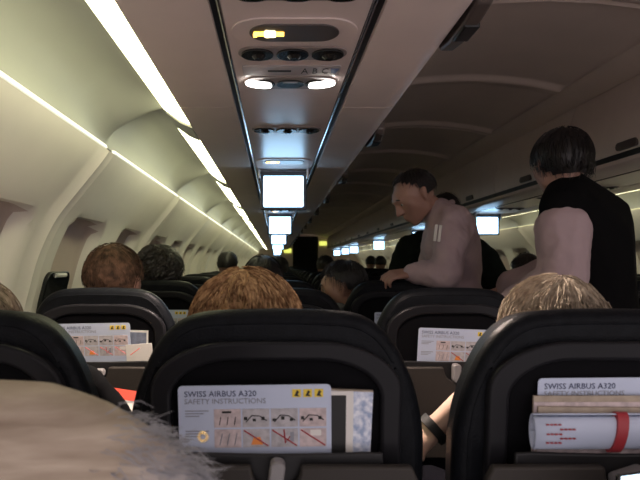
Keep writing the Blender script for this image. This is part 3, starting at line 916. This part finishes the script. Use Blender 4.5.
def eyes(parent, c, R, s=1.0):
    for sx in (-1, 1):
        bm = bmesh.new(); ellipsoid(bm, Vector(c) + R @ (Vector((sx * .032, .0755, .014)) * s), (.0105 * s,) * 3, seg=12)
        e = link_obj('eye', bm, M['eye'], parent)
        bm = bmesh.new(); ellipsoid(bm, Vector(c) + R @ (Vector((sx * .032, .0845, .013)) * s), (.0055 * s, .003 * s, .0055 * s), R, seg=10)
        link_obj('iris', bm, M['h_black'], e)
        bm = bmesh.new(); b = [Vector(c) + R @ (Vector((sx * xx, .092 - abs(xx - .03) * .4, zz)) * s) for xx, zz in ((.016, .038), (.030, .043), (.046, .037))]
        tube(bm, b, .0035 * s, 6); link_obj('eyebrow', bm, M['h_dark'], parent)

def person(name, J, head, R, label, skin='skin', shirt='grey', legs='trousers', voxel=.010, hands=None, hs=1.0, sleeve=.012, shirt_r=1.0, long_sleeve=True, vest=None, neck_r=.050, loose=0.0):
    V = {k: Vector(v) for k, v in J.items()}
    o0 = Vector((V['pelvis'].x, V['pelvis'].y, 0)); r = empty(name, o0, label, 'person')
    for k in V: V[k] = V[k] - o0
    H = Vector(head) - o0
    bm = bmesh.new()
    def torso(b, e):
        hull(b, [(V['hipL'], .088 + e), (V['hipR'], .088 + e), (V['waist'], .105 + e)])
        hull(b, [(V['waist'], .105 + e), (V['pelvis'], .10 + e), (V['chest'], .115 + e)])
        hull(b, [(V['chest'], .115 + e), (V['waist'], .10 + e), (V['shL'].lerp(V['chest'], .35), .085 + e), (V['shR'].lerp(V['chest'], .35), .085 + e)])
        hull(b, [(V['shL'], .052 + e), (V['shR'], .052 + e), (V['neck'], .052 + e), (V['chest'], .09 + e)])
    def arm(b, s, e, to=1.0, sr=1.0):
        sh, el, wr = V['sh' + s], V['el' + s], V['wr' + s]
        hull(b, [(sh.lerp(el, .12), (.050 + e * .6)), (sh.lerp(el, .3), (.053 + e) * sr), (el, (.042 + e) * sr)]); hull(b, [(el, (.042 + e) * sr), (el.lerp(wr, to), (.030 + e) * sr if to < 1 or e else .028)])
    def leg(b, s, e):
        hull(b, [(V['hip' + s], .085 + e), (V['kn' + s], .056 + e)]); hull(b, [(V['kn' + s], .056 + e), (V['an' + s], .042 + e)])
    torso(bm, -.012)
    for s in 'LR':
        arm(bm, s, -.006)
        leg(bm, s, -.010)
        a = V['an' + s]; fd = Vector(J.get('foot', (0, .16, 0))); hull(bm, [(a, .035), (a + fd * .9 - Vector((0, 0, .045)), .026)])
    hull(bm, [(H + R @ Vector((0, -.03, -.05)), neck_r), (V['neck'], neck_r + .006)])
    head_parts(bm, H, R, hs)
    for s in 'LR':
        if hands and s in hands:
            d, nn, sd, cu = hands[s]; hand_parts(bm, V['wr' + s], d, nn, sd, cu)
        else:
            d = (V['wr' + s] - V['el' + s]).normalized(); hand_parts(bm, V['wr' + s], d, Vector((0, 0, 1)) if abs(d.z) < .8 else Vector((1 if s == 'L' else -1, 0, 0)), 1 if s == 'L' else -1, .4)
    body = fuse('body', bm, M[skin], r, voxel)
    bm = bmesh.new(); torso(bm, .004 if vest else .006 + loose)
    for s in 'LR': arm(bm, s, sleeve, .88 if long_sleeve else .15, shirt_r)
    hull(bm, [(V['neck'] + Vector((0, 0, .01)), neck_r + .014), (V['neck'].lerp(V['chest'], .3), .07)])
    fuse('shirt', bm, M[shirt], r, max(voxel, .009), 3, .007 if vest else .012)
    if vest:
        bm = bmesh.new(); torso(bm, .022 + loose * .45); fuse('vest', bm, M[vest], r, max(voxel, .009))
    bm = bmesh.new()
    hull(bm, [(V['hipL'], .098), (V['hipR'], .098), (V['pelvis'] + Vector((0, 0, .04)), .115)])
    for s in 'LR': leg(bm, s, .012)
    fuse('trousers', bm, M[legs], r, max(voxel, .010))
    for s in 'LR':
        bm = bmesh.new(); a = V['an' + s]; fd = Vector(J.get('foot', (0, .16, 0)))
        hull(bm, [(Vector((a.x, a.y, .042)) - fd * .25, .040), (Vector((a.x, a.y, .036)) + fd, .034), (a, .046)])
        for v in bm.verts: v.co.z = max(v.co.z, .002)
        link_obj('shoe', bm, M['black'], r)
    eyes(r, H, R, hs)
    return r, H

def seated(label, x, k, head, fwd=(0, 1, 0), shirt='grey', voxel=.016, hands=None, hs=1.0, skin='skin', **kw):
    y = rowy(k); dx = head[0] - x
    J = dict(pelvis=(x, y + .32, .60), waist=(x + dx * .2, y + .31, .72), chest=(x + dx * .6, y + .29, .84), neck=(x + dx * .9, y + .25, .93),
             shL=(x + dx * .7 - .15, y + .29, .89), shR=(x + dx * .7 + .15, y + .29, .89),
             elL=(x - .175, y + .34, .72), elR=(x + .175, y + .34, .72), wrL=(x - .11, y + .50, .69), wrR=(x + .11, y + .50, .69),
             hipL=(x - .075, y + .34, .58), hipR=(x + .075, y + .34, .58), knL=(x - .09, y + .62, .56), knR=(x + .09, y + .62, .56),
             anL=(x - .09, y + .56, .09), anR=(x + .09, y + .56, .09), foot=(0, .15, 0))
    J.update(kw.pop('J', {}))
    return person('person', J, head, frame_from(fwd), label, shirt=shirt, voxel=voxel, hands=hands, hs=hs, skin=skin, **kw)

# near row
p, H = seated('person with auburn hair seated directly ahead, hair above the middle seat back', 0.0, 1, (-.055, 1.085, .992), (.05, 1, -.12), shirt='dark', skin='skinp')
hair(p, H, frame_from((.05, 1, -.12)), M['h_red'], 'long', 2600, .13, .024, 3, 1.02, .0013, .004)
p, H = seated('person with ash blond hair behind the right seat back, lit forearm with bracelet', .49, 1, (.512, 1.06, .995), (.05, 1, -.1), shirt='dark', skin='skinp', voxel=.009,
              J=dict(elL=(.455, 1.17, .925), wrL=(.318, 1.16, .812), shL=(.43, 1.14, .90)),
              hands={'L': ((-.9, .1, -.40), (-.3, -.4, .8), 1, .6)}, long_sleeve=False)
bm = bmesh.new(); a_ = Vector((.318, 1.16, .812)) - p.location; d_ = Vector((.137, .01, .113)).normalized()
tube(bm, [a_ - d_ * .006, a_ + d_ * .012], .034, 18); link_obj('bracelet', bm, M['black'], p)
hair(p, H, frame_from((.05, 1, -.1)), M['h_blond'], 'long', 2600, .12, .012, 5, 1.0, .0012, .002)
p, H = seated('person with grey brown hair at the left border, behind the cut off seat', -.49, 1, (-.565, 1.06, .995), (0, 1, 0), shirt='dark')
hair(p, H, frame_from((0, 1, 0)), M['h_grey'], 'short', 900, .07, .010, 8)
# second and third rows
p, H = seated('brown haired person by the left wall, head above the second row seat', -.49, 2, (-.525, 1.86, 1.085), (.15, 1, 0))
hair(p, H, frame_from((.15, 1, 0)), M['h_brown'], 'short', 900, .05, .010, 11)
p, H = seated('person with dark curly hair, third row by the left wall', -.49, 3, (-.535, 2.62, 1.095), (.2, 1, -.1))
hair(p, H, frame_from((.2, 1, -.1)), M['h_dark'], 'short', 1400, .09, .020, 13, 1.0, .0022, .010)
p, H = seated('dark haired person in the third row, head just right of the auburn hair', 0, 3, (-.06, 2.66, 1.06), (0, 1, 0))
hair(p, H, frame_from((0, 1, 0)), M['h_black'], 'short', 600, .06, .012, 15)
p, H = seated('black haired person facing the window, beside the seat held by a hand', .40, 3, (.315, 2.70, 1.035), (-1, .25, -.25), voxel=.010)
hair(p, H, frame_from((-1, .25, -.25)), M['h_black'], 'short', 900, .07, .012, 17)
for i, (x, k, hx, hz, lab) in enumerate((
        (SX['D'], 4, 1.505, 1.085, 'dark haired person across the aisle, between the two standing people'),
        (SX['A'], 6, -.425, 1.13, 'dark haired passenger in the sixth row near the left wall'),
        (SX['D'], 9, 1.66, 1.15, 'nearest of the small dark heads left of the leaning man'),
        (SX['D'], 11, 1.64, 1.15, 'second of the small dark heads left of the leaning man'),
        (SX['D'], 12, 1.62, 1.16, 'third of the small dark heads left of the leaning man'),
        (SX['C'], 7, .50, 1.11, 'dark head in the seventh row on the aisle side, below the curtain'),
        (SX['B'], 6, .02, 1.09, 'dark head in the sixth row, below the hanging screens'))):
    p, H = seated(lab, x, k, (hx, rowy(k) + .2, hz), (0, 1, 0), voxel=.02)
    hair(p, H, frame_from((0, 1, 0)), M['h_black'] if i else M['h_dark'], 'short', 250, .05, .012, 20 + i)

# man in the pale pink shirt, bent over the seats, left hand on a seat top
Rm = frame_from((-.80, -.12, -.58))
J = dict(pelvis=(.82, 2.62, .93), waist=(.815, 2.62, 1.06), chest=(.80, 2.61, 1.22), neck=(.745, 2.60, 1.38),
         shL=(.775, 2.46, 1.335), shR=(.80, 2.77, 1.335), elL=(.715, 2.40, 1.105), wrL=(.590, 2.475, 1.112), elR=(.78, 2.88, 1.08), wrR=(.66, 2.86, 1.0),
         hipL=(.83, 2.54, .90), hipR=(.83, 2.70, .90), knL=(.87, 2.53, .50), knR=(.89, 2.71, .50), anL=(.93, 2.53, .09), anR=(.93, 2.71, .09), foot=(-.16, 0, 0))
p, H = person('person', J, (.632, 2.59, 1.452), Rm, 'balding man in pale pink shirt leaning over the seats, hand on a seat top', shirt='shirt', voxel=.006,
              hands={'L': ((-1, -.30, -.10), (-.1, -.35, 1), -1, .75)}, sleeve=.024, loose=.012)
hair(p, H, Rm, M['h_black'], 'short', 900, .035, .005, 31, hairline=1.25)
bm = bmesh.new(); a = Vector(J['wrL']) - p.location; d = (Vector(J['elL']) - Vector(J['wrL'])).normalized()
tube(bm, [a + d * .018, a + d * .034], .0345, 20); link_obj('watch', bm, M['steel'], p)
bm = bmesh.new()
for q in range(2): bx(bm, -.006 + .018 * q, .006 + .018 * q, -.004, .004, -.04, .03, rot=Matrix.Rotation(.12, 3, 'Y'), piv=(0, 0, 0))
o = link_obj('chest_badge', bm, M['paperw'], p, bevel=.002); o.location = Vector((.668, 2.385, 1.285)) - p.location
bm = bmesh.new()
nk = Vector(J['neck']) - p.location
tube(bm, [nk + Vector((.055 * math.cos(t) - .02 * math.sin(0), .062 * math.sin(t), .02 + .03 * math.cos(t))) for t in [2 * math.pi * q / 20 for q in range(20)]], .014, 8, True)
link_obj('collar', bm, M['shirt'], p)

# person in the black vest, seen from behind
Rv = frame_from((-.08, 1, -.15))
J = dict(pelvis=(1.13, 2.04, .95), waist=(1.14, 2.04, 1.07), chest=(1.12, 2.04, 1.24), neck=(1.04, 2.02, 1.40),
         shL=(.985, 1.95, 1.345), shR=(1.19, 2.08, 1.335), elL=(.95, 1.89, 1.10), wrL=(.84, 2.06, .99), elR=(1.12, 2.30, 1.12), wrR=(.98, 2.42, 1.05),
         hipL=(1.05, 2.00, .92), hipR=(1.20, 2.08, .92), knL=(1.05, 2.02, .50), knR=(1.20, 2.10, .50), anL=(1.05, 2.00, .09), anR=(1.20, 2.08, .09), foot=(-.08, .14, 0))
p, H = person('person', J, (1.017, 2.04, 1.495), Rv, 'person in black vest and pale sleeves standing in the aisle, back turned', shirt='shirt', vest='vest', voxel=.010, sleeve=.026, shirt_r=1.15, loose=.018)
hair(p, H, Rv, M['h_black'], 'mid', 1100, .05, .012, 41, 1.04, hairline=.75)

# dark clothed person behind the leaning man
J = dict(pelvis=(1.04, 3.36, .90), waist=(1.04, 3.36, 1.02), chest=(1.03, 3.36, 1.16), neck=(1.02, 3.36, 1.33),
         shL=(.79, 3.36, 1.27), shR=(1.21, 3.36, 1.23), elL=(.73, 3.33, 1.09), wrL=(.75, 3.5, .98), elR=(1.29, 3.33, 1.05), wrR=(1.28, 3.5, .96),
         hipL=(.96, 3.36, .88), hipR=(1.12, 3.36, .88), knL=(.96, 3.38, .48), knR=(1.12, 3.38, .48), anL=(.96, 3.36, .09), anR=(1.12, 3.36, .09), foot=(0, .16, 0))
p, H = person('person', J, (1.0, 3.38, 1.44), frame_from((0, 1, -.2)), 'dark clothed person standing behind the leaning man, head hidden', shirt='green', voxel=.014, sleeve=.03)
hair(p, H, frame_from((0, 1, -.2)), M['h_black'], 'short', 200, .05, .010, 51)

# ------------------------------------------------------------------ furry coat at the bottom left corner
fr = empty('fur_coat', (-.22, .52, 0), 'fluffy beige fur coat with whitish edge and gold stud, bottom left corner', 'fur coat')
def ws(px, py, d): return Vector(((px - VPX) * d / F_PX, d, EYE - (py - VPY) * d / F_PX)) - Vector((-.22, .52, 0))
bm = bmesh.new()
R1 = .06
balls = []
for px, py, d, rad in ((-60, 380, .56, .07), (10, 378, .55, .075), (60, 380, .54, .07), (105, 396, .53, .055), (140, 418, .52, .045), (170, 440, .51, .035), (194, 466, .50, .028), (206, 500, .50, .030)):
    c = ws(px, py, d); c.z -= rad; c.x -= rad * .35; balls.append((c, rad))
for a, b in zip(balls, balls[1:]): hull(bm, [a, b, (a[0] + Vector((-.03, 0, -.14)), a[1] * 1.1), (b[0] + Vector((-.03, 0, -.14)), b[1] * 1.1)])
lowb = [((-.10, .02, .10), .10), ((.02, .0, .10), .10), ((-.10, .02, .80), .09), ((.04, .0, .78), .07)]
hull(bm, [(Vector(c), r_) for c, r_ in lowb])
coat = fuse('coat_body', bm, M['fur'], fr, .008, 6)
# fur strands
rnd = random.Random(5)
nt = M['fur'].node_tree; bs = nt.nodes['Principled BSDF']; old = bs.inputs['Base Color'].links[0].from_socket
tcn = nt.nodes.new('ShaderNodeTexCoord'); sep = nt.nodes.new('ShaderNodeSeparateXYZ'); nt.links.new(tcn.outputs['Object'], sep.inputs[0])
nz = nt.nodes.new('ShaderNodeTexNoise'); nz.inputs['Scale'].default_value = 28; mp = nt.nodes.new('ShaderNodeMapping')
mp.inputs['Scale'].default_value = (.5, 1, 1.4); nt.links.new(tcn.outputs['Object'], mp.inputs[0]); nt.links.new(mp.outputs[0], nz.inputs['Vector'])
ad = nt.nodes.new('ShaderNodeMath'); ad.operation = 'MULTIPLY_ADD'; ad.inputs[1].default_value = .07
nt.links.new(nz.outputs['Fac'], ad.inputs[0]); nt.links.new(sep.outputs['X'], ad.inputs[2])
mr = nt.nodes.new('ShaderNodeMapRange'); mr.inputs['From Min'].default_value = .125; mr.inputs['From Max'].default_value = .215
nt.links.new(ad.outputs[0], mr.inputs['Value'])
mx = nt.nodes.new('ShaderNodeMixRGB'); mx.inputs[2].default_value = (.42, .42, .46, 1)
mp2 = nt.nodes.new('ShaderNodeMapping'); mp2.inputs['Rotation'].default_value = (0, math.radians(-38), 0); mp2.inputs['Scale'].default_value = (9, 14, 75)
nz2 = nt.nodes.new('ShaderNodeTexNoise'); nz2.inputs['Scale'].default_value = 1.0; nz2.inputs['Detail'].default_value = 5
nt.links.new(tcn.outputs['Object'], mp2.inputs[0]); nt.links.new(mp2.outputs[0], nz2.inputs['Vector'])
rp = nt.nodes.new('ShaderNodeValToRGB'); rp.color_ramp.elements[0].position = .30; rp.color_ramp.elements[1].position = .70
rp.color_ramp.elements[0].color = (.27, .21, .155, 1); rp.color_ramp.elements[1].color = (.50, .42, .33, 1)
nt.links.new(nz2.outputs['Fac'], rp.inputs['Fac']); old = rp.outputs['Color']
bp = nt.nodes.new('ShaderNodeBump'); bp.inputs['Strength'].default_value = .5; bp.inputs['Distance'].default_value = .008
nt.links.new(nz2.outputs['Fac'], bp.inputs['Height']); nt.links.new(bp.outputs['Normal'], bs.inputs['Normal'])
nt.links.new(mr.outputs[0], mx.inputs[0]); nt.links.new(old, mx.inputs[1]); nt.links.new(mx.outputs[0], bs.inputs['Base Color'])
me = coat.data; tris = [(p_.center.copy(), p_.normal.copy()) for p_ in me.polygons if p_.center.z > .72]
bmA, bmB = bmesh.new(), bmesh.new()
for i in range(16000):
    c, nrm = rnd.choice(tris)
    t_ = (c.x + .22 - .02) / .10 + rnd.gauss(0, .18)
    white = c.x + fr.location.x > -.125 + rnd.gauss(0, .02)
    b_ = bmB if white else bmA
    if not white: continue
    flow = Vector((.8, -.25, -.25)); flow = flow - nrm * flow.dot(nrm)
    L = rnd.uniform(.008, .016) if not white else rnd.uniform(.012, .030)
    p0 = c + Vector((rnd.gauss(0, .004), rnd.gauss(0, .004), rnd.gauss(0, .004)))
    jit = Vector((rnd.gauss(0, 1), rnd.gauss(0, 1), rnd.gauss(0, 1))) * (.30 if white else .05)
    lift = -.02 if not white else .35
    pts = [p0 - nrm * .003, p0 + (flow + nrm * lift + jit * .5).normalized() * L * .5, p0 + (flow * 1.2 + nrm * lift * .7 + jit).normalized() * L]
    tube(b_, pts, [.0006, .0005, .00015] if white else [.0004, .0003, .0001], 3)
bmA.free()
link_obj('fluffy_edge', bmB, M['furw'], fr)
bm = bmesh.new(); g_ = ws(203, 437, .47)
tube(bm, [g_ + Vector((.0034 * math.cos(2 * math.pi * q / 20), 0, .0034 * math.sin(2 * math.pi * q / 20))) for q in range(20)], .0011, 8, True)
link_obj('gold_stud', bm, M['gold'], fr)
